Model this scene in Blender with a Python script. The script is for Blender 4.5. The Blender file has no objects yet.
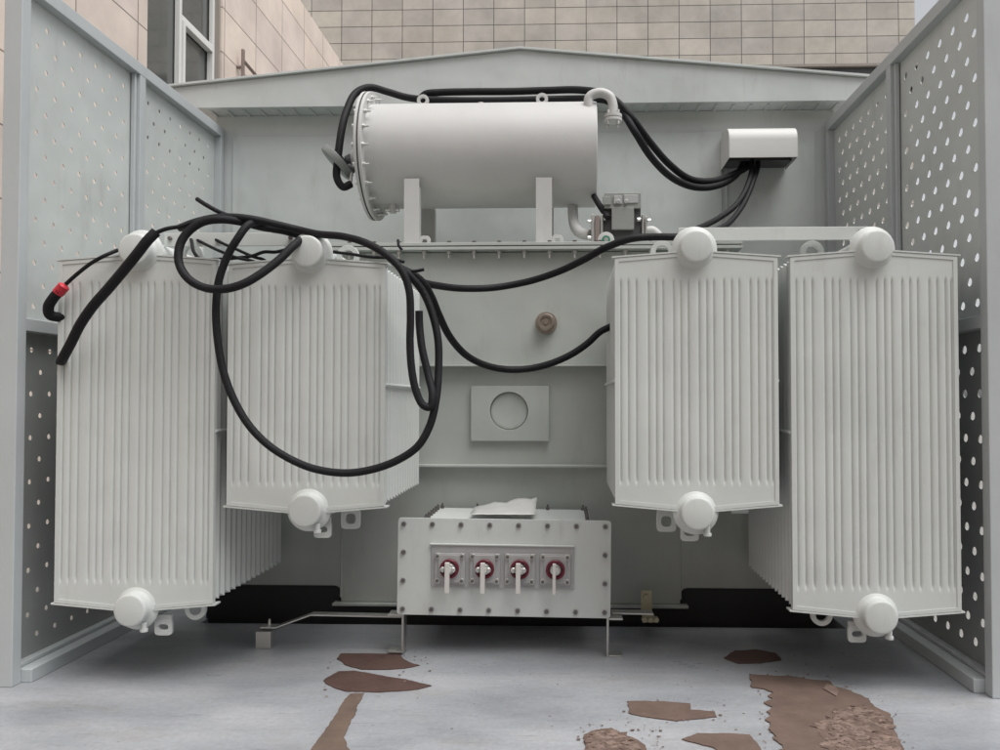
import bpy, bmesh, math, random
from mathutils import Vector, Matrix, Euler, noise
random.seed(7)
PI = math.pi
S = bpy.context.scene
C = S.collection
R = math.radians

# ------------------------------------------------------------------ measuring helper (photo pixel -> plane at depth Y)
F = 780.0; CX, CY = 543.0, 383.2
YAW, PIT = R(1.7414), R(1.3494)
CZ = 0.943
_f = Vector((-math.sin(YAW)*math.cos(PIT), math.cos(YAW)*math.cos(PIT), math.sin(PIT)))
_r = Vector((math.cos(YAW), math.sin(YAW), 0)); _u = _r.cross(_f)
def P(px, py, Y):
    d = _f + (px-CX)/F*_r - (py-CY)/F*_u
    t = Y/d.y
    return Vector((d.x*t, Y, CZ+d.z*t))
def FP(px, py, z=0.0):
    d = _f + (px-CX)/F*_r - (py-CY)/F*_u
    t = (z-CZ)/d.z
    return Vector((d.x*t, d.y*t, z))

# ------------------------------------------------------------------ materials
def nt(name):
    m = bpy.data.materials.new(name); m.use_nodes = True
    n = m.node_tree; b = n.nodes['Principled BSDF']
    return m, n, b
def paint(name, col, rough=0.42, var=0.06, bump=0.02, bscale=60, metallic=0.0, dirt=0.0, dirtcol=(0.2,0.17,0.14), nscale=3.0, spec=0.5, warp=0.0):
    m, n, b = nt(name)
    N = n.nodes; L = n.links
    tc = N.new('ShaderNodeTexCoord')
    n1 = N.new('ShaderNodeTexNoise'); n1.inputs['Scale'].default_value = nscale; n1.inputs['Detail'].default_value = 6; n1.inputs['Roughness'].default_value = .6
    L.new(tc.outputs['Object'], n1.inputs['Vector'])
    mr = N.new('ShaderNodeMapRange'); mr.inputs[1].default_value = .3; mr.inputs[2].default_value = .7
    mr.inputs[3].default_value = 1-var; mr.inputs[4].default_value = 1+var
    L.new(n1.outputs['Fac'], mr.inputs[0])
    mx = N.new('ShaderNodeVectorMath'); mx.operation = 'SCALE'; mx.inputs[0].default_value = col
    L.new(mr.outputs[0], mx.inputs['Scale'])
    out = mx.outputs[0]
    if dirt > 0:
        n3 = N.new('ShaderNodeTexNoise'); n3.inputs['Scale'].default_value = 9; n3.inputs['Detail'].default_value = 8; n3.inputs['Roughness'].default_value = .7
        mp = N.new('ShaderNodeMapping'); mp.inputs['Scale'].default_value = (1.3,1.3,.35)
        L.new(tc.outputs['Object'], mp.inputs[0]); L.new(mp.outputs[0], n3.inputs['Vector'])
        r3 = N.new('ShaderNodeMapRange'); r3.inputs[1].default_value = .55; r3.inputs[2].default_value = .78; r3.inputs[3].default_value = 0; r3.inputs[4].default_value = dirt
        L.new(n3.outputs['Fac'], r3.inputs[0])
        mm = N.new('ShaderNodeMix'); mm.data_type = 'RGBA'
        L.new(r3.outputs[0], mm.inputs['Factor']); L.new(out, mm.inputs['A']); mm.inputs['B'].default_value = (*dirtcol,1)
        out = mm.outputs['Result']
    L.new(out, b.inputs['Base Color'])
    n2 = N.new('ShaderNodeTexNoise'); n2.inputs['Scale'].default_value = bscale; n2.inputs['Detail'].default_value = 3
    L.new(tc.outputs['Object'], n2.inputs['Vector'])
    rr = N.new('ShaderNodeMapRange'); rr.inputs[3].default_value = rough-.09; rr.inputs[4].default_value = rough+.12
    L.new(n1.outputs['Fac'], rr.inputs[0]); L.new(rr.outputs[0], b.inputs['Roughness'])
    if bump > 0:
        bp = N.new('ShaderNodeBump'); bp.inputs['Strength'].default_value = bump*5; bp.inputs['Distance'].default_value = .004
        L.new(n2.outputs['Fac'], bp.inputs['Height']); L.new(bp.outputs[0], b.inputs['Normal'])
    if warp > 0:
        n5 = N.new('ShaderNodeTexNoise'); n5.inputs['Scale'].default_value = 3.2; n5.inputs['Detail'].default_value = 2
        L.new(tc.outputs['Object'], n5.inputs['Vector'])
        b5 = N.new('ShaderNodeBump'); b5.inputs['Strength'].default_value = warp; b5.inputs['Distance'].default_value = .04
        L.new(n5.outputs['Fac'], b5.inputs['Height'])
        if bump > 0: L.new(b5.outputs[0], bp.inputs['Normal'])
        else: L.new(b5.outputs[0], b.inputs['Normal'])
    b.inputs['Metallic'].default_value = metallic
    b.inputs['Specular IOR Level'].default_value = spec
    return m
M = {}
M['rad']  = paint('radiator_paint', (.575,.60,.585), .42, .05, .02, 45, dirt=.20, warp=.12)
M['tank'] = paint('tank_paint', (.445,.47,.445), .42, .06, .018, 30, dirt=.20, warp=.25)
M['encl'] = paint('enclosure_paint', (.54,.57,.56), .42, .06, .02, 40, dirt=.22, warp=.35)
M['cons'] = paint('conservator_paint', (.51,.51,.50), .48, .04, .02, 50, dirt=.12, warp=.1)
M['encl_shaded'] = paint('enclosure_paint_shaded', (.30,.315,.31), .5, .08, .02, 40, dirt=.3)  # enclosure paint darkened: shade on the recessed lower panels put into the colour
M['post'] = paint('frame_paint', (.47,.50,.51), .40, .04, .02, 40, dirt=.12)
M['galv'] = paint('zinc_steel', (.60,.60,.58), .35, .10, .01, 40, metallic=.85)
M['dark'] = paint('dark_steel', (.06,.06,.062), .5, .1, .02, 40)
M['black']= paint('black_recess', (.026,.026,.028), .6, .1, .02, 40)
M['rubber'] = paint('black_rubber', (.0075,.0075,.0095), .62, .35, .08, 130, spec=.28)
M['gasket'] = paint('gasket', (.02,.03,.03), .6, .1, .02, 60)
M['red']  = paint('red_plastic', (.12,.010,.022), .35, .1, .0, 60)
M['redtape'] = paint('red_tape', (.55,.02,.04), .45, .1, .01, 60)
M['lever'] = paint('lever_plastic', (.62,.60,.57), .4, .03, .0, 60)
M['alu']  = paint('cast_aluminium', (.42,.42,.42), .45, .06, .03, 90, metallic=.25)
M['brass'] = paint('brass', (.55,.50,.36), .4, .15, .02, 60, metallic=.5)
M['bronze'] = paint('bronze_cap', (.40,.34,.29), .28, .15, .02, 60, metallic=.7)
M['bolt'] = paint('bolt_dark', (.16,.15,.145), .4, .2, .0, 60, metallic=.6)
M['green'] = paint('green_nut', (.03,.20,.12), .4, .1, .0, 60)
M['relay'] = paint('relay_grey', (.30,.31,.30), .42, .06, .03, 60, metallic=.3)
M['level']=paint('gauge_grey', (.20,.215,.205), .45, .1, .02, 60)
M['plastic'] = paint('clear_sheet', (.62,.62,.61), .2, .03, .03, 20)
M['jbox'] = paint('box_paint', (.60,.60,.585), .5, .03, .01, 40)
M['frame'] = paint('window_frame_white', (.72,.72,.70), .4, .04, .0, 40)
M['rust'] = paint('old_steel', (.24,.19,.17), .7, .2, .05, 40)
M['winder'] = paint('window_reveal', (.30,.27,.24), .8, .08, .05, 30)
M['cover_in'] = paint('shell_back', (.42,.42,.40), .4, .05, .01, 40)

def mat_glass():
    m, n, b = nt('window_glass')
    b.inputs['Metallic'].default_value = .45; b.inputs['Base Color'].default_value = (.16,.17,.165,1); b.inputs['Roughness'].default_value = .04
    b.inputs['Specular IOR Level'].default_value = .8
    return m
M['glass'] = mat_glass()

def mat_tiles(name, axis, tw, th, base, var, mortar, oy=0.0, ox=0.0, ms=.010):
    m, n, b = nt(name); N = n.nodes; L = n.links
    tc = N.new('ShaderNodeTexCoord'); sp = N.new('ShaderNodeSeparateXYZ'); L.new(tc.outputs['Object'], sp.inputs[0])
    cb = N.new('ShaderNodeCombineXYZ'); L.new(sp.outputs[axis], cb.inputs[0]); L.new(sp.outputs[2], cb.inputs[1])
    mp = N.new('ShaderNodeMapping'); mp.inputs['Location'].default_value = (ox, oy, 0); L.new(cb.outputs[0], mp.inputs[0])
    br = N.new('ShaderNodeTexBrick'); br.offset = 0; br.squash = 1
    br.inputs['Scale'].default_value = 1; br.inputs['Brick Width'].default_value = tw; br.inputs['Row Height'].default_value = th
    br.inputs['Mortar Size'].default_value = ms; br.inputs['Mortar Smooth'].default_value = .1; br.inputs['Bias'].default_value = 0
    br.inputs['Color1'].default_value = (*base,1); br.inputs['Color2'].default_value = (*[c*(1-var) for c in base],1)
    br.inputs['Mortar'].default_value = (*mortar,1)
    L.new(mp.outputs[0], br.inputs['Vector'])
    # slow colour drift plus cloudy marble inside the tiles
    n1 = N.new('ShaderNodeTexNoise'); n1.inputs['Scale'].default_value = .9; n1.inputs['Detail'].default_value = 7; n1.inputs['Roughness'].default_value=.65
    L.new(tc.outputs['Object'], n1.inputs['Vector'])
    mr = N.new('ShaderNodeMapRange'); mr.inputs[1].default_value=.3; mr.inputs[2].default_value=.7; mr.inputs[3].default_value = .78; mr.inputs[4].default_value = 1.20
    L.new(n1.outputs['Fac'], mr.inputs[0])
    sc = N.new('ShaderNodeVectorMath'); sc.operation='SCALE'; L.new(br.outputs['Color'], sc.inputs[0]); L.new(mr.outputs[0], sc.inputs['Scale'])
    # per tile pink / grey tint
    fl = N.new('ShaderNodeVectorMath'); fl.operation='DIVIDE'; fl.inputs[1].default_value=(tw,th,1); L.new(mp.outputs[0], fl.inputs[0])
    f2 = N.new('ShaderNodeVectorMath'); f2.operation='FLOOR'; L.new(fl.outputs[0], f2.inputs[0])
    wn = N.new('ShaderNodeTexWhiteNoise'); wn.noise_dimensions='2D'; L.new(f2.outputs[0], wn.inputs['Vector'])
    mx = N.new('ShaderNodeMix'); mx.data_type='RGBA'; mx.inputs['A'].default_value=(1.0,.985,.95,1); mx.inputs['B'].default_value=(.88,.87,.89,1)
    L.new(wn.outputs['Value'], mx.inputs['Factor'])
    ml = N.new('ShaderNodeVectorMath'); ml.operation='MULTIPLY'; L.new(sc.outputs[0], ml.inputs[0]); L.new(mx.outputs['Result'], ml.inputs[1])
    L.new(ml.outputs[0], b.inputs['Base Color']); b.inputs['Roughness'].default_value=.5
    bp = N.new('ShaderNodeBump'); bp.inputs['Strength'].default_value=.6; bp.inputs['Distance'].default_value=.01; bp.invert=True
    L.new(br.outputs['Fac'], bp.inputs['Height']); L.new(bp.outputs[0], b.inputs['Normal'])
    return m
M['tile_back'] = mat_tiles('stone_tiles_grey', 0, .83, .45, (.52,.485,.435), .16, (.10,.09,.08), oy=.13, ox=.3)
M['tile_side'] = mat_tiles('stone_tiles_beige', 1, .80, .46, (.78,.68,.61), .05, (.26,.21,.18), oy=.1, ox=.2, ms=.006)

def mat_floor():
    m, n, b = nt('floor_paint'); N=n.nodes; L=n.links
    tc=N.new('ShaderNodeTexCoord')
    n1=N.new('ShaderNodeTexNoise'); n1.inputs['Scale'].default_value=2.2; n1.inputs['Detail'].default_value=8; n1.inputs['Roughness'].default_value=.62
    mp=N.new('ShaderNodeMapping'); mp.inputs['Scale'].default_value=(.7,1.6,1); L.new(tc.outputs['Object'],mp.inputs[0]); L.new(mp.outputs[0],n1.inputs['Vector'])
    cr=N.new('ShaderNodeValToRGB'); e=cr.color_ramp.elements
    e[0].position=.30; e[0].color=(.235,.25,.272,1); e[1].position=.68; e[1].color=(.40,.41,.43,1)
    L.new(n1.outputs['Fac'],cr.inputs[0])
    # dusty tan smears
    n2=N.new('ShaderNodeTexNoise'); n2.inputs['Scale'].default_value=4.5; n2.inputs['Detail'].default_value=9; n2.inputs['Roughness'].default_value=.75
    mp2=N.new('ShaderNodeMapping'); mp2.inputs['Location'].default_value=(3,1,0); mp2.inputs['Scale'].default_value=(.6,1.5,1); L.new(tc.outputs['Object'],mp2.inputs[0]); L.new(mp2.outputs[0],n2.inputs['Vector'])
    r2=N.new('ShaderNodeMapRange'); r2.inputs[1].default_value=.54; r2.inputs[2].default_value=.75; r2.inputs[3].default_value=0; r2.inputs[4].default_value=.55
    L.new(n2.outputs['Fac'],r2.inputs[0])
    mx=N.new('ShaderNodeMix'); mx.data_type='RGBA'; L.new(r2.outputs[0],mx.inputs['Factor']); L.new(cr.outputs[0],mx.inputs['A']); mx.inputs['B'].default_value=(.27,.245,.215,1)
    # thin scratches
    n3=N.new('ShaderNodeTexNoise'); n3.inputs['Scale'].default_value=14; n3.inputs['Detail'].default_value=5
    mp3=N.new('ShaderNodeMapping'); mp3.inputs['Scale'].default_value=(.5,7,1); mp3.inputs['Rotation'].default_value=(0,0,.05); L.new(tc.outputs['Object'],mp3.inputs[0]); L.new(mp3.outputs[0],n3.inputs['Vector'])
    r3=N.new('ShaderNodeMapRange'); r3.inputs[1].default_value=.60; r3.inputs[2].default_value=.76; r3.inputs[3].default_value=0; r3.inputs[4].default_value=.55
    L.new(n3.outputs['Fac'],r3.inputs[0])
    mx2=N.new('ShaderNodeMix'); mx2.data_type='RGBA'; L.new(r3.outputs[0],mx2.inputs['Factor']); L.new(mx.outputs['Result'],mx2.inputs['A']); mx2.inputs['B'].default_value=(.13,.13,.135,1)
    n6=N.new('ShaderNodeTexNoise'); n6.inputs['Scale'].default_value=60; n6.inputs['Detail'].default_value=8; n6.inputs['Roughness'].default_value=.8; L.new(tc.outputs['Object'],n6.inputs['Vector'])
    r6=N.new('ShaderNodeMapRange'); r6.inputs[1].default_value=.35; r6.inputs[2].default_value=.65; r6.inputs[3].default_value=.86; r6.inputs[4].default_value=1.12; L.new(n6.outputs['Fac'],r6.inputs[0])
    v6=N.new('ShaderNodeVectorMath'); v6.operation='SCALE'; L.new(mx2.outputs['Result'],v6.inputs[0]); L.new(r6.outputs[0],v6.inputs['Scale'])
    vo=N.new('ShaderNodeTexVoronoi'); vo.inputs['Scale'].default_value=9; vo.feature='F1'; L.new(tc.outputs['Object'],vo.inputs['Vector'])
    r7=N.new('ShaderNodeMapRange'); r7.inputs[1].default_value=.03; r7.inputs[2].default_value=.07; r7.inputs[3].default_value=.6; r7.inputs[4].default_value=0; L.new(vo.outputs['Distance'],r7.inputs[0])
    m7=N.new('ShaderNodeMix'); m7.data_type='RGBA'; L.new(r7.outputs[0],m7.inputs['Factor']); L.new(v6.outputs[0],m7.inputs['A']); m7.inputs['B'].default_value=(.17,.165,.16,1)
    L.new(m7.outputs['Result'],b.inputs['Base Color'])
    rr=N.new('ShaderNodeMapRange'); rr.inputs[3].default_value=.16; rr.inputs[4].default_value=.48; L.new(n2.outputs['Fac'],rr.inputs[0]); L.new(rr.outputs[0],b.inputs['Roughness'])
    bp=N.new('ShaderNodeBump'); bp.inputs['Strength'].default_value=.25; bp.inputs['Distance'].default_value=.004; L.new(n1.outputs['Fac'],bp.inputs['Height']); L.new(bp.outputs[0],b.inputs['Normal'])
    return m
M['floor']=mat_floor()
M['ground']=paint('concrete', (.24,.232,.218), .85, .15, .08, 8, dirt=.3)
M['clay']=paint('brown_clay', (.130,.088,.071), .8, .16, .10, 70, nscale=14, dirt=.35, dirtcol=(.13,.08,.06))
M['clay_dark']=paint('brown_clay_dark', (.085,.048,.040), .6, .2, .10, 60, nscale=12, dirt=.4, dirtcol=(.07,.06,.045))
M['clay_light']=paint('brown_clay_crumbs', (.20,.142,.117), .9, .2, .2, 90, nscale=20)
M['stain']=paint('oily_smear', (.125,.088,.068), .7, .2, .10, 60, nscale=12)

# ------------------------------------------------------------------ mesh builder
class MB:
    def __init__(s): s.v=[]; s.f=[]; s.mi=[]; s.mats=[]
    def m(s, mat):
        if mat not in s.mats: s.mats.append(mat)
        return s.mats.index(mat)
    def add(s, vs, fs, mat='tank'):
        o=len(s.v); k=s.m(mat); s.v += [tuple(v) for v in vs]
        for f in fs: s.f.append([i+o for i in f]); s.mi.append(k)
    def box(s, x0,x1,y0,y1,z0,z1, mat='tank', rot=None, c=None):
        vs=[Vector((x,y,z)) for z in (z0,z1) for y in (y0,y1) for x in (x0,x1)]
        if rot is not None:
            c = Vector(c) if c is not None else Vector(((x0+x1)/2,(y0+y1)/2,(z0+z1)/2))
            vs=[c+rot@(v-c) for v in vs]
        s.add(vs, [(0,2,3,1),(4,5,7,6),(0,1,5,4),(2,6,7,3),(0,4,6,2),(1,3,7,5)], mat)
    def cyl(s, a, b, r0, r1=None, n=32, mat='tank', cap=True, bev=0.0):
        r1=r0 if r1 is None else r1
        a=Vector(a); b=Vector(b); d=(b-a).normalized()
        q=d.to_track_quat('Z','Y').to_matrix()
        L=(b-a).length
        prof=[(0,r0),(L,r1)] if not bev else [(0,r0-bev),(bev*.3,r0-bev*.3),(bev,r0),(L-bev,r1),(L-bev*.3,r1-bev*.3),(L,r1-bev)]
        vs=[]
        for (h,r) in prof:
            for i in range(n):
                t=2*PI*i/n; vs.append(a+q@Vector((r*math.cos(t),r*math.sin(t),h)))
        fs=[]
        for k in range(len(prof)-1):
            for i in range(n):
                j=(i+1)%n; fs.append((k*n+i,k*n+j,(k+1)*n+j,(k+1)*n+i))
        if cap: fs.append(tuple(reversed(range(n)))); fs.append(tuple(range((len(prof)-1)*n,len(prof)*n)))
        s.add(vs,fs,mat)
    def lathe(s, a, d, prof, n=48, mat='tank'):
        a=Vector(a); q=Vector(d).normalized().to_track_quat('Z','Y').to_matrix(); vs=[]
        for (h,r) in prof:
            for i in range(n):
                t=2*PI*i/n; vs.append(a+q@Vector((r*math.cos(t),r*math.sin(t),h)))
        fs=[]
        for k in range(len(prof)-1):
            for i in range(n):
                j=(i+1)%n; fs.append((k*n+i,k*n+j,(k+1)*n+j,(k+1)*n+i))
        if prof[0][1]>1e-5: fs.append(tuple(reversed(range(n))))
        if prof[-1][1]>1e-5: fs.append(tuple(range((len(prof)-1)*n,len(prof)*n)))
        s.add(vs,fs,mat)
    def ring(s, c, axis, ro, ri, th, mat='tank', n=28):
        c=Vector(c); q=Vector(axis).normalized().to_track_quat('Z','Y').to_matrix(); vs=[]
        for (r,h) in ((ro,-th/2),(ro,th/2),(ri,th/2),(ri,-th/2)):
            for i in range(n):
                t=2*PI*i/n; vs.append(c+q@Vector((r*math.cos(t),r*math.sin(t),h)))
        fs=[]
        for k in range(4):
            k2=(k+1)%4
            for i in range(n):
                j=(i+1)%n; fs.append((k*n+i,k*n+j,k2*n+j,k2*n+i))
        s.add(vs,fs,mat)
    def tube(s, pts, r, mat='rubber', n=12, sub=8, smooth=True, taper=None, cap=True):
        pts=[Vector(p) for p in pts]
        if smooth and len(pts)>2:
            q=[]; pp=[pts[0]*2-pts[1]]+pts+[pts[-1]*2-pts[-2]]
            for i in range(1,len(pp)-2):
                p0,p1,p2,p3=pp[i-1:i+3]
                # centripetal Catmull-Rom
                t0=0; t1=t0+max((p1-p0).length,1e-5)**.5; t2=t1+max((p2-p1).length,1e-5)**.5; t3=t2+max((p3-p2).length,1e-5)**.5
                for k in range(sub):
                    t=t1+(t2-t1)*k/sub
                    A1=p0*((t1-t)/(t1-t0))+p1*((t-t0)/(t1-t0)); A2=p1*((t2-t)/(t2-t1))+p2*((t-t1)/(t2-t1)); A3=p2*((t3-t)/(t3-t2))+p3*((t-t2)/(t3-t2))
                    B1=A1*((t2-t)/(t2-t0))+A2*((t-t0)/(t2-t0)); B2=A2*((t3-t)/(t3-t1))+A3*((t-t1)/(t3-t1))
                    q.append(B1*((t2-t)/(t2-t1))+B2*((t-t1)/(t2-t1)))
            q.append(pts[-1]); pts=q
        N=len(pts); T=[(pts[min(i+1,N-1)]-pts[max(i-1,0)]).normalized() for i in range(N)]
        up=Vector((0,0,1)) if abs(T[0].z)<.9 else Vector((1,0,0))
        nn=(up-T[0]*up.dot(T[0])).normalized(); vs=[]
        for i in range(N):
            if i: nn=(nn-T[i]*nn.dot(T[i])).normalized()
            b=T[i].cross(nn); rr=r if taper is None else r*(taper[0]+(taper[1]-taper[0])*i/(N-1))
            for k in range(n):
                a=2*PI*k/n; vs.append(pts[i]+(nn*math.cos(a)+b*math.sin(a))*rr)
        fs=[]
        for i in range(N-1):
            for k in range(n):
                j=(k+1)%n; fs.append((i*n+k,i*n+j,(i+1)*n+j,(i+1)*n+k))
        if cap: fs.append(tuple(reversed(range(n)))); fs.append(tuple(range((N-1)*n,N*n)))
        s.add(vs,fs,mat)
    def prism(s, poly, axis, h0, h1, mat='tank'):
        # poly: 2D points; axis 'y': (x,z) extruded in y; 'z': (x,y) in z; 'x': (y,z) in x
        def mk(p,h):
            return (p[0],h,p[1]) if axis=='y' else ((p[0],p[1],h) if axis=='z' else (h,p[0],p[1]))
        n=len(poly); vs=[mk(p,h0) for p in poly]+[mk(p,h1) for p in poly]
        fs=[tuple(range(n)),tuple(reversed(range(n,2*n)))]+[(i,(i+1)%n+0,(i+1)%n+n,i+n) for i in range(n)]
        s.add(vs,fs,mat)
    def build(s, name, parent=None, bevel=0.0, ang=38, fix=True, seg=2):
        me=bpy.data.meshes.new(name); me.from_pydata(s.v,[],s.f)
        for m in s.mats: me.materials.append(M[m])
        me.polygons.foreach_set('material_index', s.mi)
        bm=bmesh.new(); bm.from_mesh(me)
        if fix: bmesh.ops.recalc_face_normals(bm, faces=bm.faces)
        for f in bm.faces: f.smooth=True
        for e in bm.edges:
            if len(e.link_faces)==2 and e.calc_face_angle(0)>R(ang): e.smooth=False
        bm.to_mesh(me); bm.free()
        o=bpy.data.objects.new(name, me); C.objects.link(o)
        if parent is not None: o.parent=parent
        if bevel:
            bv=o.modifiers.new('bevel','BEVEL'); bv.width=bevel; bv.segments=seg; bv.limit_method='ANGLE'; bv.angle_limit=R(40); bv.harden_normals=True
        return o
def suptab(mb,cx,cz,ax,az,hx,hz,y0,y1,mat='rad',n=40,p=5):
    vs=[]; e=2/p
    pw=lambda v,q: math.copysign(abs(v)**q,v)
    for y in (y0,y1):
        for (a,b,q) in ((ax,az,e),(hx,hz,.75)):
            for i in range(n):
                t=2*PI*i/n; vs.append((cx+a*pw(math.cos(t),q),y,cz+b*pw(math.sin(t),q)))
    fs=[]
    for i in range(n):
        j=(i+1)%n; fs+=[(i,j,n+j,n+i),(2*n+i,3*n+i,3*n+j,2*n+j),(i,2*n+i,2*n+j,j),(n+i,n+j,3*n+j,3*n+i)]
    mb.add(vs,fs,mat)
def tag(o, label=None, cat=None, group=None, kind=None):
    if label: o['label']=label
    if cat: o['category']=cat
    if group: o['group']=group
    if kind: o['kind']=kind
    return o
def empty(name, loc, label, cat, group=None):
    o=bpy.data.objects.new(name,None); C.objects.link(o); o.location=loc; o.empty_display_size=.1
    bpy.context.view_layer.update()
    return tag(o,label,cat,group)
def adopt(child, root):            # meshes are written in world coordinates
    child.parent=root; child.matrix_parent_inverse=Matrix.Translation(-root.location)
    return child

# ------------------------------------------------------------------ ground, floor
XL, XR = -1.83, 1.35            # inner faces of the side walls
YF, YM, YB = 2.54, 3.29, 4.10
g=MB(); gz=-.15
g.add([(-60,-40,gz),(60,-40,gz),(60,90,gz),(-60,90,gz)],[(0,1,2,3)],'ground')
tag(g.build('ground'),kind='structure')
g=MB()
ox0,ox1,oy0,oy1=-1.56,1.16,3.30,4.06
g.box(XL-.06,XR+.06,1.95,oy0,-.14,0,'floor')
g.box(XL-.06,ox0,oy0,YB+.05,-.14,0,'floor'); g.box(ox1,XR+.06,oy0,YB+.05,-.14,0,'floor')
tag(g.build('floor'),kind='structure')
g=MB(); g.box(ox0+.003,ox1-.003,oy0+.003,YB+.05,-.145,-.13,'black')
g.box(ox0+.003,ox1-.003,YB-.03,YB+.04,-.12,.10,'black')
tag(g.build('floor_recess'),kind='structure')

# ------------------------------------------------------------------ perforated side walls
def perforated(mb, y0,y1,z0,z1, x, th, mat, my=.012, mz=.0, z_ref=1.277, y_ref=2.572, py=.097, pz=.0767, r=.0122, skip=None):
    """sheet in the plane x .. x+th with staggered round holes"""
    def q(ya,yb,za,zb):
        if yb-ya<1e-4 or zb-za<1e-4: return
        for xx in (x,x+th): mb.add([(xx,ya,za),(xx,yb,za),(xx,yb,zb),(xx,ya,zb)],[(0,1,2,3)],mat)
    k0=math.ceil((z0+mz+pz/2-z_ref)/pz); k1=math.floor((z1-mz-pz/2-z_ref)/pz)
    zb0=z_ref+(k0-.5)*pz; zb1=z_ref+(k1+.5)*pz
    q(y0,y1,z0,zb0); q(y0,y1,zb1,z1)
    for k in range(k0,k1+1):
        zc=z_ref+k*pz; off=y_ref+(k%2)*py/2
        j0=math.ceil((y0+my+py/2-off)/py-.5); j1=math.floor((y1-my-off)/py)
        ys=off+(j0-.5)*py; ye=off+(j1+.5)*py
        while ys<y0: j0+=1; ys+=py
        while ye>y1: j1-=1; ye-=py
        q(y0,ys,zc-pz/2,zc+pz/2); q(ye,y1,zc-pz/2,zc+pz/2)
        for j in range(j0,j1+1):
            yc=off+j*py; n=16; a0=math.atan2(pz,py); hole=[]; rim=[]
            angs=[]
            c=[a0,PI-a0,PI+a0,2*PI-a0]
            for i in range(4):
                a,b=c[i],(c[(i+1)%4] if i<3 else c[0]+2*PI)
                angs+= [a+(b-a)*t/4 for t in range(4)]
            for a in angs:
                ca,sa=math.cos(a),math.sin(a); s_=min((py/2)/max(abs(ca),1e-9),(pz/2)/max(abs(sa),1e-9))
                hole.append((yc+r*ca*.95,zc+r*sa)); rim.append((yc+s_*ca,zc+s_*sa))
            vs=[]
            for xx in (x,x+th):
                vs+=[(xx,*p) for p in rim]+[(xx,*p) for p in hole]
            fs=[]
            for i in range(n):
                i2=(i+1)%n
                fs.append((i,i2,n+i2,n+i)); fs.append((2*n+i,3*n+i,3*n+i2,2*n+i2)); fs.append((n+i,n+i2,3*n+i2,3*n+i))
            mb.add(vs,fs,mat)
def side_wall(name, X, sgn, label, hr):
    """X inner face, sgn +1 when the outside is towards +X"""
    root=empty(name,(X,YF,0),label,'metal wall')
    w=.05
    def bx(y0,y1,z0,z1,nm,d0=0,d1=w,mat='post',bevel=.003):
        a,b=sorted((X+sgn*d0,X+sgn*d1)); m=MB(); m.box(a,b,y0,y1,z0,z1,mat); return adopt(m.build(nm,bevel=bevel),root)
    zt=2.40; zm=1.205
    bx(YF,YF+.045,0,zt,'corner_post',0,.062)
    bx(YM-.022,YM+.022,.06,zt-.05,'middle_post')
    bx(YB-.05,YB-.012,.06,zt-.05,'back_post')
    bx(YF+.0455,YB-.012,zt-.05,zt,'top_rail')
    bx(YF+.0455,YB-.012,0,.045,'bottom_rail',-.035,w)
    bx(YF+.0455,YB-.012,.0455,.060,'bottom_rail',.012,w)
    for (a,b) in ((YF+.0455,YM-.0225),(YM+.0225,YB-.0505)):
        bx(a,b,zm-.022,zm+.022,'cross_rail',.004,w)
    # angle strip running inside the panels next to the posts
    bx(YM-.040,YM-.0235,zm+.0225,zt-.051,'edge_strip',.014,.032)
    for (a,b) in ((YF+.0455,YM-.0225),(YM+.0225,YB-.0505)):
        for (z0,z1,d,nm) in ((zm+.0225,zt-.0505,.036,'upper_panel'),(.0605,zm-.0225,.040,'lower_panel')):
            m=MB(); x0=X+sgn*d; perforated(m,a,b,z0,z1,min(x0,x0+sgn*.003),.003,'encl' if nm=='upper_panel' else 'encl_shaded',r=hr)
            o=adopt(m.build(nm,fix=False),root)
    return root
side_wall('perforated_side_wall',XL,-1,'light grey perforated steel side wall on the left, in front of the beige tiled building',.0095)
side_wall('perforated_side_wall',XR,1,'light grey perforated steel side wall on the right with daylight shining through its holes',.0148)

# ------------------------------------------------------------------ back wall with gable
bw=empty('enclosure_back_wall',(-.24,YB,0),'grey steel back wall with shallow gable roof behind the transformer','metal wall')
m=MB(); m.box(XL-.05,XR+.05,YB,YB+.03,-.02,2.474,'encl'); adopt(m.build('wall_sheet'),bw)
m=MB(); x_s=P(722,200,4.09).x
m.box(XL+.045,x_s,YB-.010,YB-.001,.03,2.36,'encl'); adopt(m.build('door_panel',bevel=.002),bw)
m=MB(); m.box(x_s+.02,x_s+.028,YB-.012,YB-.001,.03,2.36,'encl'); m.box(x_s+.07,XR-.05,YB-.006,YB-.001,.03,2.36,'encl'); adopt(m.build('side_panel',bevel=.001),bw)
gx0,gx1,ga=-2.06,1.58,-.241; gb=2.475; ge=2.583; gt=2.757; GY=3.98
m=MB(); m.prism([(gx0,gb),(gx1,gb),(gx1,ge),(ga,gt),(gx0,ge)],'y',GY,GY+.02,'encl'); adopt(m.build('gable_board',bevel=.002),bw)
m=MB()
for (a,b) in (((gx0-.015,ge+.001),(ga,gt+.001)),((ga,gt+.001),(gx1+.015,ge+.001))):
    m.prism([a,b,(b[0],b[1]+.012),(a[0],a[1]+.012)],'y',GY-.018,5.4,'encl')
adopt(m.build('roof',bevel=.0015),bw)
m=MB(); m.box(gx0+.003,gx1-.003,GY+.021,YB+.6,gb+.001,gb+.012,'encl')
for i in range(40):   # stitch ribs of the soffit
    x=gx0+.1+i*(gx1-gx0-.2)/39; m.box(x-.006,x+.006,GY+.03,YB-.003,gb-.006,gb+.0005,'encl')
adopt(m.build('soffit'),bw)

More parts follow.
